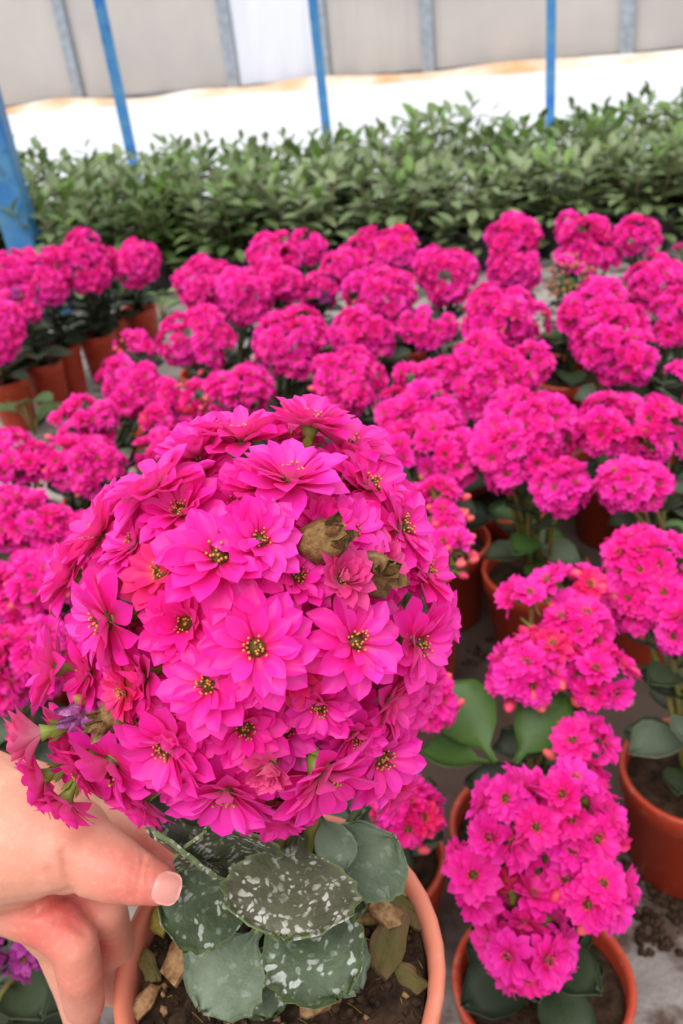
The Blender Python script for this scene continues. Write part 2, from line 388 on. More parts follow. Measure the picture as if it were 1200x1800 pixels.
for i in range(140):
    s = -4.5 + (WL + 9) * i / 139; hgt = 0.05 + 0.05 * noise.noise(Vector((s * 1.3, 0, 0))); d = 0.22 + 0.14 * noise.noise(Vector((s * 0.8, 3, 0)))
    for k, (dd, zz) in enumerate(((0.0, 0.9), (0.3, 1.0), (0.65, .55), (1, .1), (1.04, -.3))): prof.append(along_wall(s, 0.03 + d * dd, 0.012 + hgt * zz))
m.grid(prof, 5, 140); tag(link('dirt_bank', m.mesh('dirt_bank', DIRT)), 'low bank of pale orange dirt along the foot of the plastic greenhouse wall', 'dirt', kind='stuff')

FILM = simple('film_beige', srgb(196, 189, 182), srgb(182, 176, 172), 1.2, 0.5, 0.1, 0.4, transl=0.3)
FILMB = simple('film_clear_white', srgb(236, 238, 246), srgb(226, 230, 240), 1.2, 0.4, 0.1, 0.4, transl=0.35)
GREY = simple('steel_grey', srgb(150, 158, 166), srgb(128, 134, 142), 20, 0.4)
RAIL = simple('rail_dark', srgb(120, 118, 120), srgb(96, 94, 96), 12, 0.6)
Rw = Matrix((( wd.x, wn.x, 0), (wd.y, wn.y, 0), (0, 0, 1)))
def wall_s(xp):
    "distance along the wall under photo column xp"
    a = at(xp, 196 - 83 * (xp - 50) / 1000, 0); return (a - W0).dot(wd)
m = MB(); m.box(along_wall(WL / 2, -0.01, 0.03), ((WL + 10) / 2, 0.02, 0.03), Rw)
m.box(along_wall(WL / 2, -0.01, 2.4), ((WL + 10) / 2, 0.02, 0.03), Rw)
wall = tag(link('wall_back', m.mesh('wall_rails', RAIL, False)), kind='structure')
cols = [145, 415, 575, 755, 1100]; ss = [-3.6, -1.6] + [wall_s(c) for c in cols] + [wall_s(1100) + 1.5, WL + 5]
for k, s in enumerate(ss[:-1]):
    m = MB(); m.box(along_wall(s, 0.0, 1.2), (0.045, 0.03, 1.2), Rw); link('post', m.mesh('grey_post', GREY, False), wall)
for k, (a, b) in enumerate(zip([-5] + ss[:-1], ss)):
    m = MB(); n = 12; pts = []
    for j in range(5):
        for i in range(n):
            s = a + (b - a) * i / (n - 1); z = .06 + 2.32 * j / 4
            pts.append(along_wall(s, -0.03 + 0.03 * math.sin(i * 1.9 + j) * (0 < i < n - 1), z))
    m.grid(pts, n, 5); o = link('panel', m.mesh('film_panel', FILMB if k == 4 else FILM), wall)
    if k == 4: o['label'] = 'clearer bluish white panel'

# blue posts
def blue_mat():
    t = NT('blue_paint')
    c = t.mix(t.ramp(t.noise(9, 4), [(0.4, (0, 0, 0, 1)), (0.6, (1, 1, 1, 1))]), srgb(32, 108, 180), srgb(76, 134, 172))
    c = t.mix(t.ramp(t.noise(14, 5, rough=.7), [(0.56, (0, 0, 0, 1)), (0.66, (0.75, 0.75, 0.75, 1))]), c, srgb(48, 62, 92))
    t.base(c, 0.45, 0.5); return t.m
BLUE = blue_mat()
for (xp, yp, z, hw, lab) in ((40, 420, 2.3, .037, 'thick scuffed blue post at the left edge beside the row of pots'),
                             (210, 170, 3.7, .021, 'leaning-looking thin blue post behind the left end of the shrubs'),
                             (566, 160, 3.7, .0185, 'thin blue post in the middle, behind the shrubs'),
                             (967, 150, 3.7, .0165, 'thin pale blue post behind the right half of the shrubs')):
    p = px(xp, yp, z); rt = root('greenhouse_post', (p.x, p.y, 0), lab, 'post')
    m = MB(); m.box((0, 0, 1.2), (hw, hw, 1.2)); o = link('pole', m.mesh('pole', BLUE, False), rt)
    bv = o.modifiers.new('b', 'BEVEL'); bv.width = hw * .2; bv.segments = 2
    m = MB(); m.box((0, 0, .004), (hw * 2, hw * 2, .004))
    for a in (-1, 1):
        for b in (-1, 1): m.tube([(a * hw * 1.5, b * hw * 1.5, .006), (a * hw * 1.5, b * hw * 1.5, .018)], hw * .25, 6)
    link('base_plate', m.mesh('base_plate', BLUE, False), rt)

# ------------------------------------------------------------------ shrubs behind
SW = [(0, .08), (.2, .6), (.45, 1.0), (.7, .82), (.9, .35), (1, .03)]
def shrub_leaf_mb(W=.42, bend=-.2, nu=3, nv=6):
    m = MB(); pts = []; al = []
    for j in range(nv):
        v = j / (nv - 1)
        for i in range(nu):
            u = 2 * i / (nu - 1) - 1; hw = W * .5 * interp(SW, v)
            pts.append((u * hw, v, bend * v * v + .35 * abs(u) * hw)); al.append(v)
    m.grid(pts, nu, nv, 0, al); return m
SL = [shrub_leaf_mb(.5, b) for b in (-.05, -.3)]
SLM = [[s.mesh('shrub_leaf', mt) for s in SL] for mt in (SHRUB, SHRUB2)]
BARK = simple('woody_stem', srgb(96, 84, 56), srgb(120, 98, 70), 50, 0.8, 0.3)
def shrub_variant(seed):
    r = random.Random(seed); st = MB(); fol = MB(); lv = []
    H = .40
    for k in range(13):
        a = k * 2.4; rr = .02 + .15 * math.sqrt(k / 12); top = Vector((math.cos(a) * rr, math.sin(a) * rr, H * r.uniform(.78, 1.0))); b = Vector((math.cos(a) * .015, math.sin(a) * .015, .09))
        mid = b.lerp(top, .5) + Vector((math.cos(a), math.sin(a), 0)) * .02
        st.tube([b, mid, top], [.004, .003, .0015], 4)
        n = 13
        for i in range(n):
            f = .12 + .88 * i / (n - 1); p = (b * (1 - f) ** 2 + mid * 2 * f * (1 - f) + top * f * f)
            ang = i * 2.4 + r.uniform(-.3, .3); el = math.radians(r.uniform(5, 35) + 40 * max(0, f - .8) * 5)
            L = r.uniform(.066, .10) * (1 - .25 * max(0, f - .75) * 4)
            M = Matrix.Translation(p) @ Matrix.Rotation(ang, 4, 'Z') @ Matrix.Rotation(el, 4, 'X') @ Matrix.Rotation(r.uniform(-.4, .4), 4, 'Y') @ Matrix.Scale(L, 4)
            out = (p.xy.length > .05 or f > .9)
            if out and len(lv) < 22 and r.random() < .3: lv.append((M, 1 if f > .85 else 0, r.randrange(2)))
            else: fol.add(SL[r.randrange(2)], M)
    for k in range(80):   # low skirt
        a = r.uniform(0, 6.28); p = Vector((math.cos(a), math.sin(a), 0)) * r.uniform(.06, .17) + Vector((0, 0, r.uniform(.05, .26)))
        fol.add(SL[0], Matrix.Translation(p) @ Matrix.Rotation(a - PI / 2, 4, 'Z') @ Matrix.Rotation(r.uniform(-.5, .4), 4, 'X') @ Matrix.Scale(r.uniform(.06, .09), 4))
    return st.mesh('woody_stems', BARK), fol.mesh('foliage', SHRUB), lv
SV = [shrub_variant(200 + k) for k in range(5)]
PROFILE = [(-1.9, 262), (60, 262), (300, 252), (480, 234), (600, 217), (850, 207), (1000, 190), (1100, 172), (1200, 160), (1500, 140)]
def hedge_h(X, Y):
    "height that puts the top of a shrub at (X, Y) on the hedge outline"
    lo, hi = .2, .7
    for _ in range(24):
        mid = (lo + hi) / 2; q = Vector((X, Y, mid)) - CP; z = q.dot(CF)
        xx = 600 + FPX * q.dot(CR) / z; yy = 900 - FPX * q.dot(CU) / z
        if yy > interp(PROFILE, xx): lo = mid
        else: hi = mid
    return mid
rs = random.Random(7)
ROWN = ['front row nearest the magenta flowers', 'second row of the hedge', 'third row of the hedge', 'rearmost row beside the white path']
NUMW = ['first', 'second', 'third', 'fourth', 'fifth', 'sixth', 'seventh', 'eighth', 'ninth', 'tenth', 'eleventh', 'twelfth', 'thirteenth', 'fourteenth', 'fifteenth', 'sixteenth']
for row in range(4):
    n = 12 + row // 2
    for i in range(n):
        X = -1.18 - .05 * row + (2.36 + .3 * row) * i / (n - 1) + rs.uniform(-.02, .02) + .12; Y = 2.40 + row * .22 + rs.uniform(-.03, .03) - .10 * X
        h = hedge_h(X, Y) * rs.uniform(.93, 1.02) * (.80 if row == 0 else .93 if row == 1 else 1)
        if row == 3 and i in (6, 12): h *= 1.16
        s = h / .40
        rt = root('potted_shrub', (X, Y, 0), 'leafy green shrub, %s from left in %s' % (NUMW[i], ROWN[row]), 'shrub', 'leafy green shrubs in the back rows')
        stm, fol, lv = SV[rs.randrange(5)]; M0 = Matrix.Rotation(rs.uniform(0, 6.28), 4, 'Z') @ Matrix.Scale(s, 4)
        link('pot', POTBLK, rt); link('soil', SOILB, rt, Matrix.Translation((0, 0, .085)))
        link('stems', stm, rt, M0)
        o = link('foliage', fol, rt, M0); o['kind'] = 'stuff'
        for k, (M, yg, w_) in enumerate(lv):
            if row >= 2 and M.translation.z < .26: continue
            link('leaf', SLM[yg][w_], rt, M0 @ M)

# ------------------------------------------------------------------ background kalanchoes
def fib(n):
    g = PI * (3 - math.sqrt(5))
    return [Vector((math.sqrt(max(0, 1 - z * z)) * math.cos(g * k), math.sqrt(max(0, 1 - z * z)) * math.sin(g * k), z)) for k, z in ((k, 1 - 2 * (k + .5) / n) for k in range(n))]
GROUPF = 'magenta kalanchoes standing in pots on the floor'
PLANTS = []
def K(label, heads, pot=None, **kw): PLANTS.append(dict(label=label, heads=heads, pot=pot, **kw))
# heads: (x, y, half width, half height) in photo pixels [, height over floor]
K('magenta kalanchoe nearest the camera at lower right, pot rim and stained concrete beside it', [(945, 1440, 122, 92, .26), (915, 1585, 82, 82, .225), (1045, 1555, 60, 66, .235), (925, 1655, 74, 40, .205), (840, 1540, 44, 50, .24)], (950, 1690), near=1, r=.0150, reds=3, buds=2)
K('tall magenta kalanchoe with hanging coral buds above the nearest lower right plant', [(975, 1055, 85, 62, .29), (960, 1180, 80, 80, .27), (1060, 1190, 70, 95, .27), (1010, 1110, 60, 60, .28), (1025, 1315, 60, 50, .235)], (925, 1470), near=1, r=.0142, reds=3, buds=16, leaf='b', bigleaf=1)
K('kalanchoe at right edge whose pot rim and dark soil show at lower right', [(1150, 1020, 80, 85, .28), (1200, 1100, 40, 50, .26)], (1222, 1350), near=1, r=.0135, buds=3)
K('kalanchoe with pink coral buds just right of the held plant', [(765, 900, 65, 55, .28), (790, 970, 55, 60, .26)], (708, 1085), near=1, r=.0135, buds=18)
K('kalanchoe half hidden behind the right side of the held plant', [(745, 1225, 55, 80, .27), (715, 1430, 62, 75, .21)], (648, 1500), near=1, r=.0125, buds=4, reds=2)
K('magenta kalanchoe with dark leaves above a deep red pot, right of centre', [(925, 750, 85, 60, .29), (900, 800, 66, 55, .28), (985, 855, 50, 46, .26)], (905, 985), near=1, r=.014, leaf='b')
K('magenta kalanchoe at right edge beside the dark gap of leaves', [(1080, 745, 58, 50, .28), (1160, 760, 56, 60, .28), (1115, 850, 66, 36, .265)], (1160, 985), near=1, r=.014, leaf='b')
K('broad magenta kalanchoe directly behind the top right of the held plant', [(730, 730, 80, 55, .28), (740, 800, 85, 62, .27)], (760, 935), r=.014)
K('magenta kalanchoe with a wide two-step head, centre right of the crowd', [(880, 640, 88, 48, .28), (860, 690, 70, 42, .265)], None, r=.0135)
K('round magenta kalanchoe below the two-tier one, right of centre', [(888, 560, 76, 52, .28)], None, r=.0135)
K('large round magenta kalanchoe standing before the ones at the right edge', [(1060, 560, 80, 60, .29), (1085, 620, 70, 45, .27)], None, r=.0135)
K('magenta kalanchoe at right edge behind the large round one', [(1150, 500, 52, 52, .28), (1185, 560, 45, 48, .27)], None, r=.013)
K('kalanchoe cut by the right edge at mid height', [(1196, 665, 34, 58, .28)], None, r=.0135)
K('two-tier magenta kalanchoe standing tall against the shrubs, right of centre', [(900, 418, 48, 34, .30), (905, 470, 48, 36, .26)], None)
K('magenta kalanchoe with stacked heads just right of the two-tier one', [(1022, 402, 42, 26, .30), (1035, 450, 58, 36, .26)], None)
K('flat-headed magenta kalanchoe farthest back at the right', [(1122, 412, 44, 30, .29)], None)
K('kalanchoe at the far right edge in the back row', [(1200, 445, 30, 30, .28)], None)
K('budding kalanchoe with green heads and few flowers between pink ones at the right', [(1000, 490, 46, 36, .26)], None, green=1, leaf='b')
K('magenta kalanchoe at the back, right of the centre cluster', [(782, 485, 52, 44, .28)], None)
K('magenta kalanchoe in back row with a coral budding tuft', [(690, 445, 42, 38, .29), (655, 430, 38, 24, .29)], None, reds=3, buds=6)
K('magenta kalanchoe in back row, left of the coral tufted one', [(605, 470, 42, 34, .28)], None)
K('paler small-headed magenta kalanchoe with a mauve spot, centre back', [(560, 512, 36, 30, .25)], None, faded=2)
K('magenta kalanchoe second from the back, below the coral tufted one', [(665, 520, 60, 46, .27)], None)
K('oval magenta kalanchoe left of centre above a dark gap', [(512, 600, 58, 54, .28)], None, reds=1)
K('magenta kalanchoe in the very centre of the crowd', [(632, 590, 58, 42, .28)], None)
K('magenta kalanchoe above the bright green leaves, centre right', [(750, 576, 50, 38, .28)], None, leaf='b')
K('narrow magenta kalanchoe behind the one with bright leaves', [(752, 662, 62, 26, .27)], (760, 790), leaf='b')
K('magenta kalanchoe in the middle, directly in front of the central one', [(610, 672, 60, 48, .28)], None, leaf='b')
K('magenta kalanchoe peeping over the top of the held plant', [(548, 735, 56, 32, .27)], (560, 870), reds=4)
K('magenta kalanchoe behind the held plant, upper left of it', [(420, 690, 58, 44, .28)], None, buds=3)
K('tall magenta kalanchoe on the left side of the main crowd above dark stems', [(350, 600, 65, 50, .27)], None, r=.0135, reds=1)
K('magenta kalanchoe at the back left corner of the main crowd', [(362, 495, 54, 40, .27)], None)
K('magenta kalanchoe behind the left corner, next to the tall back one', [(425, 520, 48, 48, .26)], None)
K('tallest magenta kalanchoe in the back row, left of centre', [(480, 445, 46, 36, .30), (490, 495, 44, 34, .27)], None)
K('small magenta kalanchoe in back row touching the tallest one', [(535, 440, 32, 32, .28)], None)
K('small single-headed kalanchoe alone on the pale floor at left', [(238, 610, 37, 28, .22)], None)
K('magenta kalanchoe with spread clusters on the left beside the floor gap', [(222, 668, 52, 32, .26), (255, 700, 52, 38, .25)], None)
K('kalanchoe with coral orange bud tuft on top at the left', [(318, 700, 52, 30, .26), (300, 745, 48, 34, .24)], (330, 820), buds=8, reds=3)
K('round magenta kalanchoe near the pot row at the left', [(150, 745, 62, 40, .27)], None)
K('magenta kalanchoe in front of the round one at the left', [(150, 815, 64, 48, .26)], (175, 950), buds=4)
K('magenta kalanchoe behind the upper left of the held plant', [(300, 790, 72, 38, .27)], (290, 925), buds=3)
K('magenta kalanchoe at the left edge below the row of pots', [(25, 815, 66, 48, .26)], None)
K('magenta kalanchoe at the left edge, second below the row of pots', [(50, 915, 72, 55, .27)], None, buds=2)
K('bright magenta kalanchoe left of the held plant, mid height of the photo', [(70, 1030, 90, 62, .27)], None, near=1, r=.013, buds=4)
K('magenta kalanchoe pressed against the left side of the held plant', [(160, 960, 70, 50, .24)], (215, 1095), near=1, r=.013)
K('darker magenta kalanchoe low at the left edge above the hand', [(30, 1165, 100, 66, .25)], (40, 1330), near=1, r=.013)
K('faded purple kalanchoe with mauve withered flowers at the bottom left corner', [(45, 1658, 74, 46, .22)], (10, 1800), near=1, r=.0105, purple=1)
# the short row of pots at the left
K('kalanchoe in the frontmost pot of the left row, at the left edge', [(-4, 575, 50, 52, .25)], (12, 660), small=1)
K('kalanchoe with a mauve flower, second pot from the front in the left row', [(30, 538, 36, 36, .25)], (69, 628), small=1, faded=3, leaf='s')
K('kalanchoe in the third pot from the front in the left row', [(75, 480, 50, 48, .27)], (110, 600), small=1)
K('upright kalanchoe in the widest visible pot of the left row, fourth from front', [(148, 462, 44, 48, .27)], (161, 582), small=1)
K('kalanchoe in the second rearmost pot of the left row', [(178, 470, 28, 34, .25)], (194, 558), small=1)
K('kalanchoe in the rearmost pot of the left row', [(240, 462, 42, 42, .25)], (231, 543), small=1)
K('kalanchoe at the left edge behind the left row', [(10, 490, 48, 42, .27)], None)

def depth(P): return (P - CP).dot(CF)
def proj(P):
    q = P - CP; z = q.dot(CF); return 600 + FPX * q.dot(CR) / z, 900 - FPX * q.dot(CU) / z
PH_TOP = PH
pos = []
for p in PLANTS:
    if p['pot']: c = at(p['pot'][0], p['pot'][1], PH_TOP); c.z = 0; fixed = True
    else:
        cs = [at(h[0], h[1], (h[4] if len(h) > 4 else .27)) for h in p['heads']]; c = sum(cs, Vector()) / len(cs); c.z = 0; fixed = False
    pos.append([c, fixed])
ROWSET = {i for i, p in enumerate(PLANTS) if 'left row' in p['label']}
for _ in range(400):
    for i in range(len(pos)):
        for j in range(i):
            d = pos[i][0] - pos[j][0]; L = d.length; mn = .1235 - .02 * (PLANTS[i].get('small', 0) + PLANTS[j].get('small', 0))
            if L < mn:
                d = d.normalized() if L > 1e-5 else Vector((1, 0, 0)); wi = .15 if pos[i][1] else 1.0; wj = .15 if pos[j][1] else 1.0
                k = (mn - L) / (wi + wj); pos[i][0] += d * k * wi; pos[j][0] -= d * k * wj
if DEBUG:
    for p, (c, f) in zip(PLANTS, pos):
        h = p['heads'][0]; P = at(h[0], h[1], h[4]); print('PL', p['label'][:40], [round(x, 2) for x in c], 'head off %.3f' % (P.xy - c.xy).length)

def build_plant(p, base, seed):
    r = random.Random(seed); near = p.get('near'); fr = p.get('r', .0128)
    rt = root('potted_kalanchoe', base, p['label'], 'flower', GROUPF)
    def rel(M): return Matrix.Translation(-base) @ M
    sm = p.get('small'); link('pot', POTS if sm else POTM, rt, Matrix.Rotation(r.uniform(0, 6), 4, 'Z')); link('soil', SOILM[r.randrange(3)], rt, Matrix.Translation((0, 0, PH * (.84 if sm else .86))) @ Matrix.Diagonal((.66 if sm else 1, .66 if sm else 1, 1, 1)))
    stems = MB(); tip = []; cnt = 0
    reds, buds, faded = p.get('reds', 0), p.get('buds', 0 if near else r.choice((0, 1, 2, 3))), p.get('faded', 0)
    fl = []; allc = []; heads = []
    for h in p['heads']:
        C = at(h[0], h[1], h[4]); z = depth(C); rx, ry = h[2] * z / FPX * 1.06, h[3] * z / FPX * 1.14; heads.append((C, rx, ry))
        rho = min(rx, ry) * .62; rho = max(rho, .020 if near else .016); k = 1 if rx < .028 else 4 if rx < .04 else 6
        view = (CP - C).normalized()
        for q in range(k):
            if k == 1: off = Vector((0, 0, 0))
            else:
                a = 2 * PI * q / (k - (1 if k > 4 else 0)) + r.uniform(-.3, .3) + seed
                rr = 0 if (k > 4 and q == k - 1) else 1
                off = (CR * math.cos(a) * max(0, rx - rho) + CU * math.sin(a) * max(0, ry - rho)) * rr + view * (.012 if rr == 0 else r.uniform(-.012, .008))
            allc.append((C + off, rho * r.uniform(.68, 1.14)))
    sp = fr * (1.16 if near else 1.24)
    for ci, (c, rho) in enumerate(allc):
        n = max(5, int(4 * PI * rho * rho / (sp * sp))); Mr = Matrix.Rotation(r.uniform(0, 6), 3, 'Z') @ Matrix.Rotation(.5, 3, 'X'); view = (CP - c).normalized()
        stem_top = c - Vector((0, 0, rho * .6)); tip.append(stem_top)
        for d in fib(n):
            d = Mr @ d; P = c + d * (rho - fr * .25) 
            if d.z < -.75 or d.dot(view) < -.35: continue
            if any((P - c2).length < r2 * (.6 if near else .72) for cj, (c2, r2) in enumerate(allc) if cj != ci): continue
            if any((P - q[0]).length < sp * .72 for q in fl) or (not near and r.random() < .09): continue
            fl.append((P, (d + Vector((0, 0, .35)) + Vector((r.uniform(-.45, .45), r.uniform(-.45, .45), 0))).normalized(), c))
    r.shuffle(fl); made = 0
    green = p.get('green')
    for P, d, c in fl:
        made += 1; s = fr * r.uniform(.88, 1.12)
        if d.dot((CP - c).normalized()) < 0 and r.random() < .3: continue
        if green and made > 5:
            link('bud', BUDS[1], rt, rel(frame(d, P, 0, fr * .8))); link('bud', BUDS[1], rt, rel(frame(d, P + d.orthogonal() * fr * .8, 0, fr * .6))); continue
        if buds > 0 and d.z < .55:
            buds -= 1; e = d.orthogonal().normalized() * fr * .55
            link('bud', BUDS[0], rt, rel(frame(d, P + e * 1.3, 0, fr * r.uniform(.8, 1.05)))); link('bud', BUDS[0 if r.random() < .8 else 1], rt, rel(frame(d, P - e * 1.3, 0, fr * r.uniform(.7, .95))))
            stems.tube([c - base, P - base], .0009, 4, 0, False); continue
        if p.get('purple'): mesh = FARPUR[r.randrange(2)]
        elif faded > 0: faded -= 1; mesh = FARPUR[0]
        elif reds > 0 and r.random() < .5: reds -= 1; mesh = FARRED[0] if not near else FRONTRED[0]
        else: mesh = (NEAR if near else FAR)[r.randrange(3 if near else 4)]
        o = link('flower', mesh, rt, rel(frame(d, P, r.uniform(0, 6), s)))
        if mesh in FARPUR and not p.get('purple'): o['label'] = 'faded mauve flower'
        if mesh in FARRED or mesh in FRONTRED: o['label'] = 'rose red flower'
        if near: link('flower_eye', EYEL[made % 2], o)
        if r.random() < .5: stems.tube([c - base - Vector((0, 0, .01)), P - base - d * s * .4], .0009, 4, 0, False)
    # stems from the soil to each cluster
    top = Vector((0, 0, PH * .86))
    for k, tp in enumerate(tip):
        tp = tp - base; b = top + Vector((r.uniform(-.012, .012), r.uniform(-.012, .012), -.004)); mid = b.lerp(tp, .5) + Vector((0, 0, .015))
        stems.tube([b, mid, tp, tp + Vector((0, 0, .012))], [.0032, .0026, .002, .001], 5, 0, True)
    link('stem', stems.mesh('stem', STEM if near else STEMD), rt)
    # leaves
    lk = p.get('leaf', 'd'); nL = 18 if near else 30 if sm else 19; hz = min(h[0].z for h in heads) - max(h[2] for h in heads) * .6 - PH * .86
    for k in range(nL):
        a = k * 2.4 + seed; f = k / (nL - 1); z = PH * .86 + .010 + f * max(.05, hz * .92); L = (.062 - .026 * f) * (.9 if sm else 1) * r.uniform(.85, 1.15) * (.85 if near else 1)
        ctr = Vector((0, 0, 0)).lerp(sum((h[0] for h in heads), Vector()) / len(heads) - base, .8 * f); ctr.z = z
        kind = lk if (r.random() < .35 and lk != 'd') else ('d' if r.random() < .8 else 's')
        M = Matrix.Translation(ctr) @ Matrix.Rotation(a, 4, 'Z') @ Matrix.Rotation(math.radians(r.uniform(5, 30) + 22 * f), 4, 'X') @ Matrix.Rotation(r.uniform(-.3, .3), 4, 'Y') @ Matrix.Scale(L, 4)
        link('leaf', LEAFLO[kind][k % 2], rt, M)
    return rt
for k, (p, (c, f)) in enumerate(zip(PLANTS, pos)): 
    rt = build_plant(p, c, k * 7 + 1)
    if p.get('bigleaf'):
        for (x, y, z, L, n, h) in ((845, 1290, .60, .066, (.1, .5, .8), (-.35, .9, .1)), (880, 1290, .60, .056, (-.5, .3, .8), (.5, .7, 0)), (835, 1290, .60, .045, (.2, .9, .4), (-1, .25, 0)), (870, 1300, .60, .045, (.2, .9, .6), (.5, -.55, .3))):
            P = px(x + 25, y + 50, z); o = link('leaf', LEAFLO['b'][0], rt, Matrix.Translation(-c) @ frame(cv(*n), P, 0, L, cv(*h).cross(cv(*n)))); o['label'] = 'large bright green leaf'
m = MB(); r = random.Random(21)
for cx_, cy_, n_ in ((1130, 1520, 14), (1175, 1590, 60), (1150, 1640, 40), (1085, 1480, 12), (1190, 1540, 16), (860, 1150, 40), (70, 740, 20)):
    c0 = at(cx_, cy_, 0)
    for k in range(n_):
        s = r.uniform(.0012, .0045); m.ball(c0 + Vector((r.gauss(0, .012), r.gauss(0, .010), s * .4)), s, 6, 5, 0, jit=.35, rng=r)
tag(link('soil_clods', m.mesh('soil_clods', SOIL)), 'dark crumbs of spilt potting soil scattered on the grey floor', 'soil', kind='stuff')
# low weeds by the pots
def weed(label, x, y, leaves):
    P = at(x, y, 0); rt = root('weed', P, label, 'weed'); r = random.Random(x); st = MB()
    for k in range(leaves):
        a = k * 2.4; b = Vector((math.cos(a) * .012, math.sin(a) * .012, .03 + .02 * (k % 3))); st.tube([(0, 0, 0), b], .0015, 4)
        link('leaf', LEAFLO['g'][k % 2], rt, Matrix.Translation(b) @ Matrix.Rotation(a - PI / 2, 4, 'Z') @ Matrix.Rotation(.5, 4, 'X') @ Matrix.Scale(r.uniform(.045, .06), 4))
    link('stem', st.mesh('weed_stem', STEM), rt)
weed('pale green broad-leaved weed on the floor in front of the left row of pots', 62, 765, 6)
weed('small green weed at the foot of the shrubs beside the left row', 290, 565, 7)
weed('grey green leafy weed in front of the thick blue post', 12, 480, 8)

# ------------------------------------------------------------------ the held plant
TILT = math.radians(12)
AX = Vector((0, -math.sin(TILT), math.cos(TILT)))
RIM = px(488, 1690, .3185)
BASE = RIM - AX * PH
hp = root('potted_kalanchoe', BASE, 'large sharp magenta kalanchoe held up in front by a hand', 'flower', GROUPF)
del hp['group']
TB = Matrix.Translation(-BASE)
MP = frame(AX, (0, 0, 0), 0, 1, (1, 0, 0))
link('pot', POTMF, hp, MP); SOILZ = PH * .90
link('soil', SOILF, hp, MP @ Matrix.Translation((0, 0, SOILZ)))
rf = random.Random(11)
ECX, ECY, EAX, EAY, EZ, EZA = 445, 1105, 305, 325, .268, .044
def on_ball(x, y, push=0.0, shrink=1.0):
    dx, dy = (x - ECX) / (EAX * shrink), (y - ECY) / (EAY * shrink); q = dx * dx + dy * dy
    s = math.sqrt(max(0, 1 - q))
    z = EZ - EZA * shrink * s + push
    n = cv(dx * .62, -dy * .62, max(.5, s))
    return px(x, y, z), n, z
# (x, y, radius px, facing bias right, up, kind)
D, J, R_, H = 'detail', 'joined', 'red', 'half'
FL = [(452, 1138, 98, 0, .1, D), (563, 1357, 96, .05, -.05, D), (385, 985, 104, .25, .35, D), (646, 860, 84, .25, .25, D), (510, 848, 92, -.1, .9, J),
      (620, 1130, 86, .05, .15, D), (728, 1130, 80, .15, .0, J), (742, 1008, 72, .5, .2, J), (662, 1328, 84, .1, .25, D), (190, 1090, 92, -.1, .0, D),
      (278, 862, 92, -.15, .8, D), (425, 775, 84, -.05, .9, J), (545, 748, 74, .1, .9, J), (455, 952, 74, .2, .0, J), (600, 1020, 58, .1, .1, H),
      (372, 1203, 84, -.1, .4, J), (300, 1308, 88, -.1, .1, J), (200, 1338, 98, -.1, -.05, D), (397, 1385, 92, -.05, -.15, J), (180, 942, 80, -.6, .2, J),
      (100, 1172, 76, -1.6, .5, J), (78, 1365, 60, -.6, -.2, J), (115, 1405, 58, -.2, -.6, J), (140, 1345, 62, -.3, -.1, J), (222, 1215, 52, -.2, .1, R_), (474, 1342, 50, 0, .1, H),
      (700, 930, 78, .5, .1, J), (610, 790, 74, .3, .7, J), (350, 800, 70, -.2, .7, J), (560, 1235, 62, 0, -.2, J), (680, 1230, 66, .3, -.1, J),
      (330, 1095, 74, -.1, .1, J), (290, 1010, 70, -.2, .2, R_), (430, 1275, 70, 0, 0, J), (330, 1255, 66, 0, .2, J), (520, 1015, 64, .1, .2, J),
      (560, 930, 60, .1, .3, J), (760, 1085, 58, .6, 0, J), (255, 1190, 66, -.2, 0, J), (140, 1290, 66, -.5, 0, J), (130, 1010, 66, -.7, .1, J),
      (480, 1420, 64, 0, -.5, J), (250, 1400, 62, -.1, -.6, J), (320, 905, 68, -.1, .3, J), (460, 860, 62, 0, .5, J), (690, 1390, 44, .4, -.5, J),
      (610, 940, 62, .2, .2, J), (240, 960, 60, -.3, .3, J), (520, 1180, 56, 0, 0, R_), (620, 1290, 56, .1, 0, J), (160, 1180, 60, -.4, 0, J), (500, 780, 60, 0, .9, J), (660, 990, 50, .3, .1, H), (740, 1210, 46, .5, -.3, J)]
for a_ in range(34):   # flowers deeper in the ball that close it
    u_ = (a_ + .5) / 34; an_ = a_ * 2.39996; FL.append((ECX + EAX * .97 * math.sqrt(u_) * math.cos(an_), ECY + EAY * .97 * math.sqrt(u_) * math.sin(an_), 66, 0, .05, 'deep'))
hub = px(450, 1170, .285)
fst = MB(); nd = 0
VM = cv(0, 0, 1)
for k, (x, y, rp, bx, by, kind) in enumerate(FL):
    prio = k < 27
    P, n, z = on_ball(x, y, 0.0 if prio else .018 if kind == 'deep' else .008)
    R = rp * (z) / FPX * (1.08 if prio else 1.16)
    n = (n.normalized() + cv(bx + rf.uniform(-.22, .22), by + rf.uniform(-.22, .22), 0)).normalized()
    M = TB @ frame(n, P, rf.uniform(0, 6), 1)
    if kind == D:
        nd += 1
        o = link('flower', CALYXM, hp, M @ Matrix.Scale(R, 4))
        for Mp, wh in petal_frames(1.0, rf): link('petal', PETALS[0 if wh < 2 else 1][rf.randrange(4)], o, Mp)
        link('flower_eye', EYEM[nd % 3], o)
    else:
        me = {J: FRONT[rf.choice((0, 1, 1, 2)) if prio else rf.choice((1, 2, 3))], 'deep': FRONT[1 + k % 2], R_: FRONTRED[0], H: FRONTHALF[k % 2]}[kind]
        o = link('flower', me, hp, M @ Matrix.Scale(R, 4)); link('flower_eye', EYEM[k % 3], o)
        if kind == R_: o['label'] = 'rose red younger flower'
        if kind == H: o['label'] = 'half-open flower with pale pink inner petals'
    a = P - n * R * .7; b = hub + (a - hub) * .35 + VM * -.004
    fst.tube([hub - BASE, b - BASE, a.lerp(b, .4) - BASE, a - BASE], [.0016, .0014, .0011, .0012], 6, 0, False)
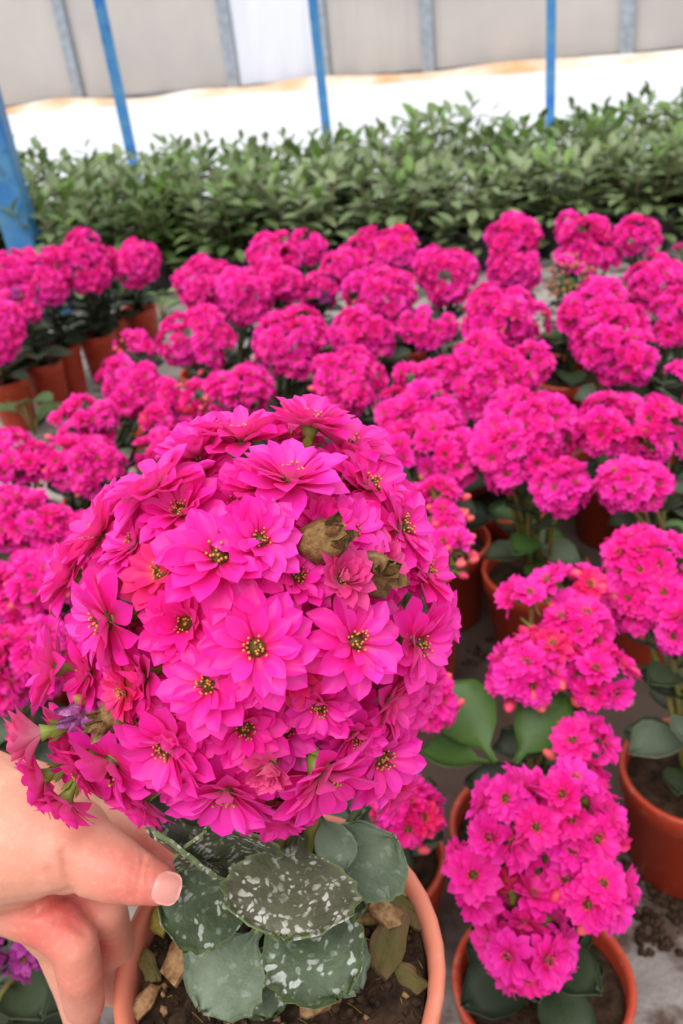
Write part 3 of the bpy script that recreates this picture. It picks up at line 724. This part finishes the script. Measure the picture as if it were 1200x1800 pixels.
# the closed bud and its neighbour at the left, seen from the side
def bud_side(x, y, z, dirv, s, mesh, lab):
    P = px(x, y, z); o = link('bud', mesh, hp, TB @ frame(cv(*dirv), P, 1, s)); o['label'] = lab
    fst.tube([hub - BASE, P.lerp(hub, .4) - BASE, P - cv(*dirv).normalized() * s * .8 - BASE], [.0015, .0012, .0013], 6)
bud_side(72, 1288, .262, (-1, -.15, .45), .0115, FRONTHALF[1], 'half-open rosy bud pointing left')
bud_side(440, 1040, .235, (0, .5, 1), .0055, BUDS[1], 'small closed bud')
bud_side(548, 1213, .236, (.1, .4, 1), .0050, BUDS[1], 'small pale bud')
bud_side(150, 1235, .262, (-.6, .5, .5), .006, BUDS[1], 'small closed bud')
# dried remains between the flowers
for (x, y, s, mt, lab) in ((573, 952, .0062, BROWN, 'dried brown flower'), (655, 1010, .006, BROWN, 'dried flower'), (160, 1248, .0055, MAUVE, 'withered mauve flower'), (205, 1255, .005, BROWN, 'dried brown flower')):
    P, n, z = on_ball(x, y, -.001); m = MB(); r = random.Random(x); m.ball((0, 0, 0), s, 7, 6, 0, jit=.35, rng=r)
    for q in range(7):
        m.add(petal_mb(s * 1.7, s * .7, r.uniform(.2, .7), .6, 4, 6, 0, .06, q), Matrix.Rotation(q * .9, 4, 'Z') @ Matrix.Rotation(math.radians(r.uniform(30, 75)), 4, 'X'))
    o = link('withered_flower', m.mesh('withered_flower', mt), hp, TB @ frame(n, P)); o['label'] = lab
# main stems
sb = RIM - AX * .014
for (x, y, z, rr) in ((486, 1300, .262, .0034), (455, 1250, .275, .003), (520, 1280, .272, .0028), (410, 1300, .272, .0024), (590, 1270, .268, .0022), (350, 1320, .268, .002)):
    tp = px(x, y, z); b = px(480 + (x - 480) * .3, 1600, .318)
    fst.tube([b - BASE, b.lerp(tp, .5) - BASE, tp - BASE, tp.lerp(hub, .6) - BASE], [rr * 1.2, rr, rr * .8, rr * .5], 8)
link('stem', fst.mesh('stem', STEM), hp)

# leaves: attach px, tip px, depths, width ratio, normal (cam axes)
LS = dict(s=LEAFS, t=LEAFT, p=LEAFP, d=LEAFD, b=LEAFB)
def fleaf(bx, by, bz, tx, ty, tz, W, n, mt, cup=.2, bend=-.12, scal=.06, lab=None, ph=0.0):
    B, T = px(bx, by, bz), px(tx, ty, tz); L = (T - B).length; y = (T - B).normalized(); nn = cv(*n); nn = (nn - y * nn.dot(y)).normalized(); x = y.cross(nn)
    M = Matrix(((x.x, y.x, nn.x, B.x), (x.y, y.y, nn.y, B.y), (x.z, y.z, nn.z, B.z), (0, 0, 0, 1))) @ Matrix.Scale(L, 4)
    mb = leaf_mb(W, bend, cup, 11, 21, scal, .045, 0, .02, ph)
    # keep object space in metres for the leaf texture
    for i, v in enumerate(mb.v): mb.v[i] = tuple(c * L for c in v)
    M2 = M @ Matrix.Scale(1 / L, 4)
    me = mb.mesh('kalanchoe_leaf', LS[mt]); o = link('leaf', me, hp, TB @ M2)
    st = MB(); Q = px(478, 1560, .322); st.tube([(M2.inverted() @ Q), (M2.inverted() @ Q.lerp(B, .6)) , Vector((0, L * .12, -.001))], [.0022, .0018, .0016], 6); link('petiole', st.mesh('petiole', STEM), o)
    if lab: o['label'] = lab
fleaf(528, 1470, .292, 500, 1622, .262, 1.28, (0, .75, .75), 't', .12, -.16, .06, 'scalloped leaf pointing at the viewer, covered in pale spots', .5)
fleaf(468, 1600, .300, 293, 1585, .283, .80, (-.1, .35, .95), 's', .2, -.12, .05, 'dark rounded leaf beside the thumbnail', 1)
fleaf(478, 1560, .300, 590, 1735, .272, .86, (.1, .3, .95), 's', .15, -.15, .06, 'green leaf with round white spots', 2)
fleaf(462, 1625, .302, 352, 1770, .285, .95, (-.2, .35, .9), 'p', .2, -.15, .05, None, 3)
fleaf(560, 1580, .304, 690, 1480, .292, .84, (.25, .25, .9), 'p', .12, -.05, .03, 'round grey-green leaf near the rim', 4)
fleaf(560, 1430, .296, 608, 1522, .284, .72, (.2, .6, .8), 'p', .15, -.1, .02, 'small pale leaf', 5)
fleaf(455, 1525, .300, 372, 1440, .276, .98, (-.2, -.1, .95), 't', .35, .1, .04, 'olive cupped leaf under the flowers', 6)
fleaf(470, 1560, .298, 258, 1470, .278, .34, (-.1, .9, .45), 't', .35, .10, .09, 'leaf seen nearly edge-on above the thumb', 7)
fleaf(430, 1500, .315, 268, 1415, .300, .50, (-.1, .5, .85), 's', .15, -.05, .04, None, 8)
fleaf(450, 1560, .318, 315, 1520, .306, .5, (0, .5, .85), 's', .15, -.05, .04, None, 9)
fleaf(520, 1570, .312, 635, 1590, .300, .7, (.2, .4, .85), 's', .15, -.1, .05, None, 10)
fleaf(520, 1600, .314, 628, 1735, .296, .74, (.3, .3, .9), 'p', .1, -.1, .05, None, 11)
fleaf(600, 1480, .306, 655, 1360, .292, .35, (.8, .2, .5), 's', .25, .1, .04, 'narrow dark leaf seen from its side', 12)
fleaf(500, 1530, .316, 545, 1440, .30, .5, (.1, .5, .8), 'b', .2, -.05, .02, 'bright green leaf in the shade', 13)
fleaf(440, 1640, .316, 470, 1790, .304, .8, (0, .4, .9), 's', .2, -.1, .05, None, 14)
fleaf(440, 1590, .316, 330, 1690, .305, .7, (-.2, .4, .9), 's', .2, -.1, .05, None, 15)
# bark chips and moss on the soil
def soilpt(x, y, up=0.0):
    "point on the soil plane of the held pot under a photo pixel"
    O = BASE + AX * (SOILZ + up); d = px(x, y, 1) - CP
    return CP + d * ((O - CP).dot(AX) / d.dot(AX))
def chip(x, y, L, W, T, ang, mt, tiltx=0.0, name='bark_chip', lab=None, seed=1, up=.003, tip=None):
    r = random.Random(seed); m = MB(); nu, nv = 6, 8; pts = []
    for side in (1, -1):
        for j in range(nv):
            for i in range(nu):
                u, v = 2 * i / (nu - 1) - 1, 2 * j / (nv - 1) - 1
                wl = 1 - .35 * abs(v) ** 3 + .12 * math.sin(5 * v + seed)
                pts.append(Vector((v * L / 2 * (1 - .1 * u), u * W / 2 * wl, side * T / 2 * (1 - .6 * max(abs(u), abs(v)) ** 4) + T * .25 * noise.noise(Vector((u * 3, v * 1.2, seed * 3))))))
    n = nu * nv; m.grid(pts[:n], nu, nv, 0); m.grid(pts[n:], nu, nv, 0)
    ring = [j * nu for j in range(nv)] + [(nv - 1) * nu + i for i in range(1, nu)] + [j * nu + nu - 1 for j in range(nv - 2, -1, -1)] + [i for i in range(nu - 2, 0, -1)]
    for a, b in zip(ring, ring[1:] + ring[:1]): m.face((a, a + n, b + n, b))
    o = link(name, m.mesh(name, mt, False), hp, TB @ frame((AX + CR * math.sin(tiltx)).normalized(), soilpt(x, y, up), math.radians(ang), 1, CR))
    if lab: o['label'] = lab
chip(322, 1675, .020, .011, .005, 62, CHIP, -.2, lab='ribbed tan bark chip', seed=1, up=.005)
chip(632, 1585, .016, .008, .005, 12, CHIP, .1, lab='crumbly tan bark chip', seed=2, up=.005)
chip(685, 1650, .026, .012, .006, 70, CHIPM, .2, lab='long chip with green moss on its side', seed=3, up=.005)
chip(678, 1607, .008, .012, .005, 60, CHIP, .2, lab='tan end of the mossy chip', seed=9, up=.0075)
chip(715, 1600, .016, .008, .005, -38, CHIPM, .1, seed=4)
chip(705, 1567, .010, .006, .004, 80, CHIP, .1, seed=5)
chip(640, 1610, .017, .007, .004, 5, BROWN, .1, seed=6)
chip(634, 1690, .012, .006, .004, 30, CHIP, .1, seed=7)
chip(285, 1610, .013, .008, .007, 80, SPONGE, .1, name='moss_clump', lab='yellow green spongy moss by the thumb', seed=8, up=.006)
chip(682, 1575, .009, .009, .006, 20, MOSS, .1, name='moss_clump', lab='bright green moss', seed=10)
chip(560, 1760, .014, .008, .005, 20, CHIP, .1, seed=11); chip(262, 1700, .012, .006, .004, 120, CHIPM, .1, seed=12)
chip(720, 1720, .012, .007, .004, 140, CHIPM, .1, seed=13); chip(255, 1760, .012, .006, .004, 60, CHIP, .1, seed=14)
# crumbs and root fibres, uncountable
m = MB(); r = random.Random(3)
for k in range(420):
    a = r.uniform(0, 6.28); rr = PR * .83 * math.sqrt(r.random()); s = r.uniform(.0006, .0020)
    m.ball((rr * math.cos(a), rr * math.sin(a), SOILZ + .0015 + r.random() * .002), s, 5, 4, 0 if r.random() < .85 else 1, jit=.4, rng=r)
for k in range(130):
    a = r.uniform(0, 6.28); rr = PR * .82 * math.sqrt(r.random()); p = Vector((rr * math.cos(a), rr * math.sin(a), SOILZ + .003)); d = Vector((r.uniform(-1, 1), r.uniform(-1, 1), r.uniform(-.2, .3))) * .005
    q = p + d; m.tube([p, p + d * .5 + Vector((0, 0, .001)), q], .00018, 3, 2 if r.random() < .5 else 1)
o = link('soil_crumbs', m.mesh('soil_crumbs', [SOIL, CHIP, SPONGE]), hp, MP); o['kind'] = 'stuff'

# ------------------------------------------------------------------ the hand
t = NT('skin')
tc = t.add('ShaderNodeTexCoord')
c = t.mix(t.ramp(t.noise(26, 3), [(0.35, (0, 0, 0, 1)), (0.7, (1, 1, 1, 1))]), srgb(226, 160, 134), srgb(212, 138, 116))
c = t.mix(t.attr('edge'), c, srgb(206, 92, 84))
c = t.mix(t.ramp(t.noise(420, 3), [(0.5, (0, 0, 0, 1)), (0.8, (0.25, 0.25, 0.25, 1))]), c, srgb(236, 186, 166))
t.base(c, 0.5, 0.4); t.b.inputs['Subsurface Weight'].default_value = 0.25; t.b.inputs['Subsurface Radius'].default_value = (1, .35, .2); t.b.inputs['Subsurface Scale'].default_value = 0.004
t.bump(t.noise(900, 5), 0.25, 0.0006)
SKIN = t.m
NAIL = simple('nail', srgb(224, 152, 140), srgb(216, 140, 130), 120, 0.3, 0, 0.5)
SLEEVE = simple('sleeve_grey', srgb(120, 124, 132), srgb(104, 108, 116), 300, 0.8, 0.4)
def capsule(m, a, b, ra, rb):
    "tapered capsule with round ends"
    d = b - a; L = d.length; t_ = d / L; x = t_.orthogonal().normalized(); y = t_.cross(x); n = 20; pts = []; rows = []
    for k in range(7): th = PI / 2 * (1 - k / 6); rows.append((a - t_ * ra * math.sin(th), ra * math.cos(th) + 1e-5))
    for k in range(1, 5): rows.append((a + d * k / 5, ra + (rb - ra) * k / 5))
    for k in range(7): th = PI / 2 * k / 6; rows.append((b + t_ * rb * math.sin(th), rb * math.cos(th) + 1e-5))
    for c, r in rows:
        for i in range(n): q = 2 * PI * i / n; pts.append(c + (x * math.cos(q) + y * math.sin(q)) * r)
    m.grid(pts, n, len(rows), closed=True)
    s = len(m.v) - len(pts); m.face([s + i for i in range(n)][::-1]); m.face([s + (len(rows) - 1) * n + i for i in range(n)])
def chain(m, pts):
    P = [(px(x, y, z), r * z / FPX) for x, y, z, r in pts]
    for (a, ra), (b, rb) in zip(P, P[1:]): capsule(m, a, b, ra, rb)
hm = MB()
TH = [(30, 1470, .296, 118), (110, 1485, .292, 88), (160, 1508, .289, 66), (205, 1530, .286, 57), (240, 1543, .284, 47), (276, 1554, .284, 37)]
chain(hm, TH)                                                         # thumb with its base
chain(hm, [(-60, 1450, .31, 125), (30, 1440, .318, 105), (120, 1455, .328, 70), (190, 1462, .332, 46), (245, 1478, .334, 36), (292, 1520, .335, 31)])      # index along the far side of the rim
chain(hm, [(-40, 1500, .315, 125), (60, 1555, .312, 66), (110, 1580, .312, 48), (184, 1600, .314, 40), (199, 1660, .326, 36), (202, 1735, .340, 33)])     # middle
chain(hm, [(-40, 1520, .315, 120), (50, 1590, .306, 62), (96, 1622, .302, 50), (130, 1660, .300, 43), (140, 1708, .304, 41), (148, 1765, .318, 36)])        # ring
chain(hm, [(-60, 1520, .325, 90), (30, 1575, .33, 48), (100, 1660, .345, 38), (130, 1740, .352, 34), (145, 1800, .360, 30)])        # little
chain(hm, [(-120, 1440, .305, 150), (-40, 1465, .302, 142), (20, 1470, .306, 128)])
chain(hm, [(-120, 1500, .33, 130), (-30, 1520, .33, 120)])
chain(hm, [(-560, 1560, .335, 170), (-330, 1490, .322, 132), (-220, 1470, .315, 128), (-120, 1460, .31, 140)])  # wrist and forearm
me = hm.mesh('hand_raw', SKIN); tmp = bpy.data.objects.new('tmp', me); COL.objects.link(tmp)
rm = tmp.modifiers.new('r', 'REMESH'); rm.mode = 'VOXEL'; rm.voxel_size = .0011
smo = tmp.modifiers.new('s', 'SMOOTH'); smo.iterations = 7; smo.factor = .6
ev = tmp.evaluated_get(bpy.context.evaluated_depsgraph_get()); body = bpy.data.meshes.new_from_object(ev)
bpy.data.objects.remove(tmp); body.name = 'hand'
body.materials.clear(); body.materials.append(SKIN)
# creases: pressed lines (photo pixels at a depth), depth, width
CREASES = [([(252, 1508, .278), (246, 1540, .275), (238, 1578, .278)], .0011, .0011), ([(240, 1512, .277), (234, 1545, .274), (228, 1575, .277)], .0008, .0011), ([(262, 1518, .277), (256, 1548, .276)], .0006, .0009),
           ([(112, 1500, .272), (122, 1545, .276), (128, 1572, .285)], .0010, .0016), ([(84, 1530, .274), (100, 1562, .280), (118, 1575, .288)], .0007, .0014),
           ([(95, 1625, .292), (120, 1618, .292), (150, 1640, .294)], .0006, .0011), ([(60, 1605, .295), (90, 1580, .295), (128, 1566, .297)], .0011, .0018)]
segs = []
for ptsx, dep, wd_ in CREASES:
    P = [px(*q) for q in ptsx]
    for a, b in zip(P, P[1:]): segs.append((a - CP, b - CP, dep, wd_))
ea = body.attributes.new('edge', 'FLOAT', 'POINT'); tipc = [px(300, 1560, .284), px(150, 1765, .322), px(292, 1520, .335), px(142, 1705, .305), px(60, 1600, .30), px(172, 1660, .315), px(220, 1550, .28), px(140, 1580, .30), px(100, 1640, .30), px(250, 1480, .33)]
nrm = [v.normal.copy() for v in body.vertices]; val = []
for v, nn in zip(body.vertices, nrm):
    q = v.co - CP; dd = q.normalized(); push = 0
    if nn.dot(dd) < .3:
        for a, b, dep, wd_ in segs:
            an, bn = a.normalized() * q.length, b.normalized() * q.length; ab = bn - an
            tt = max(0, min(1, (q - an).dot(ab) / ab.length_squared)); dist = (q - an - ab * tt).length
            if dist < wd_ * 3: push = max(push, dep * math.exp(-(dist / wd_) ** 2))
    val.append(min(1, sum(math.exp(-((v.co - c_).length / .011) ** 2) for c_ in tipc) * .66))
    if push: v.co = v.co - nn * push
ea.data.foreach_set('value', val)
body.polygons.foreach_set('use_smooth', [True] * len(body.polygons))
hb = px(-560, 1560, .335)
per = root('person', hb, 'bare left hand of a person gripping the rim of the front pot, thumb inside', 'person')
link('hand', body, per, Matrix.Translation(-hb))
# thumbnail: a curved plate on the outer face of the thumb tip
A, B = px(262, 1549, .284), px(292, 1558, .284); ty = (B - A).normalized(); tn = cv(.25, .25, 1.0); tn = (tn - ty * tn.dot(ty)).normalized(); tx = ty.cross(tn)
m = MB(); pts = []; nu, nv = 11, 11; rad = .0092
for side in (0, 1):
    for j in range(nv):
        v = j / (nv - 1)
        for i in range(nu):
            u = 2 * i / (nu - 1) - 1
            hw = .0050 * math.sqrt(max(0.02, 1 - max(0, (v - .60) / .42) ** 2.4)) * math.sqrt(max(.02, 1 - max(0, (.38 - v) / .40) ** 2.2)); xx = u * hw
            z = math.sqrt(rad ** 2 - (xx * 1.25) ** 2) - rad + .00015 - .0030 * v * v - side * .0005 - (.0004 if v < .02 else 0)
            pts.append(Vector((xx, v * .0088, z)))
n = nu * nv; m.grid(pts[:n], nu, nv); m.grid(pts[n:], nu, nv)
ring = [j * nu for j in range(nv)] + [(nv - 1) * nu + i for i in range(1, nu)] + [j * nu + nu - 1 for j in range(nv - 2, -1, -1)] + [i for i in range(nu - 2, 0, -1)]
for a, b in zip(ring, ring[1:] + ring[:1]): m.face((a, a + n, b + n, b))
O = px(272, 1552, .284) + tn * (38 * .284 / FPX)
MN = Matrix(((tx.x, ty.x, tn.x, O.x), (tx.y, ty.y, tn.y, O.y), (tx.z, ty.z, tn.z, O.z), (0, 0, 0, 1)))
link('thumbnail', m.mesh('thumbnail', NAIL), per, Matrix.Translation(-hb) @ MN)
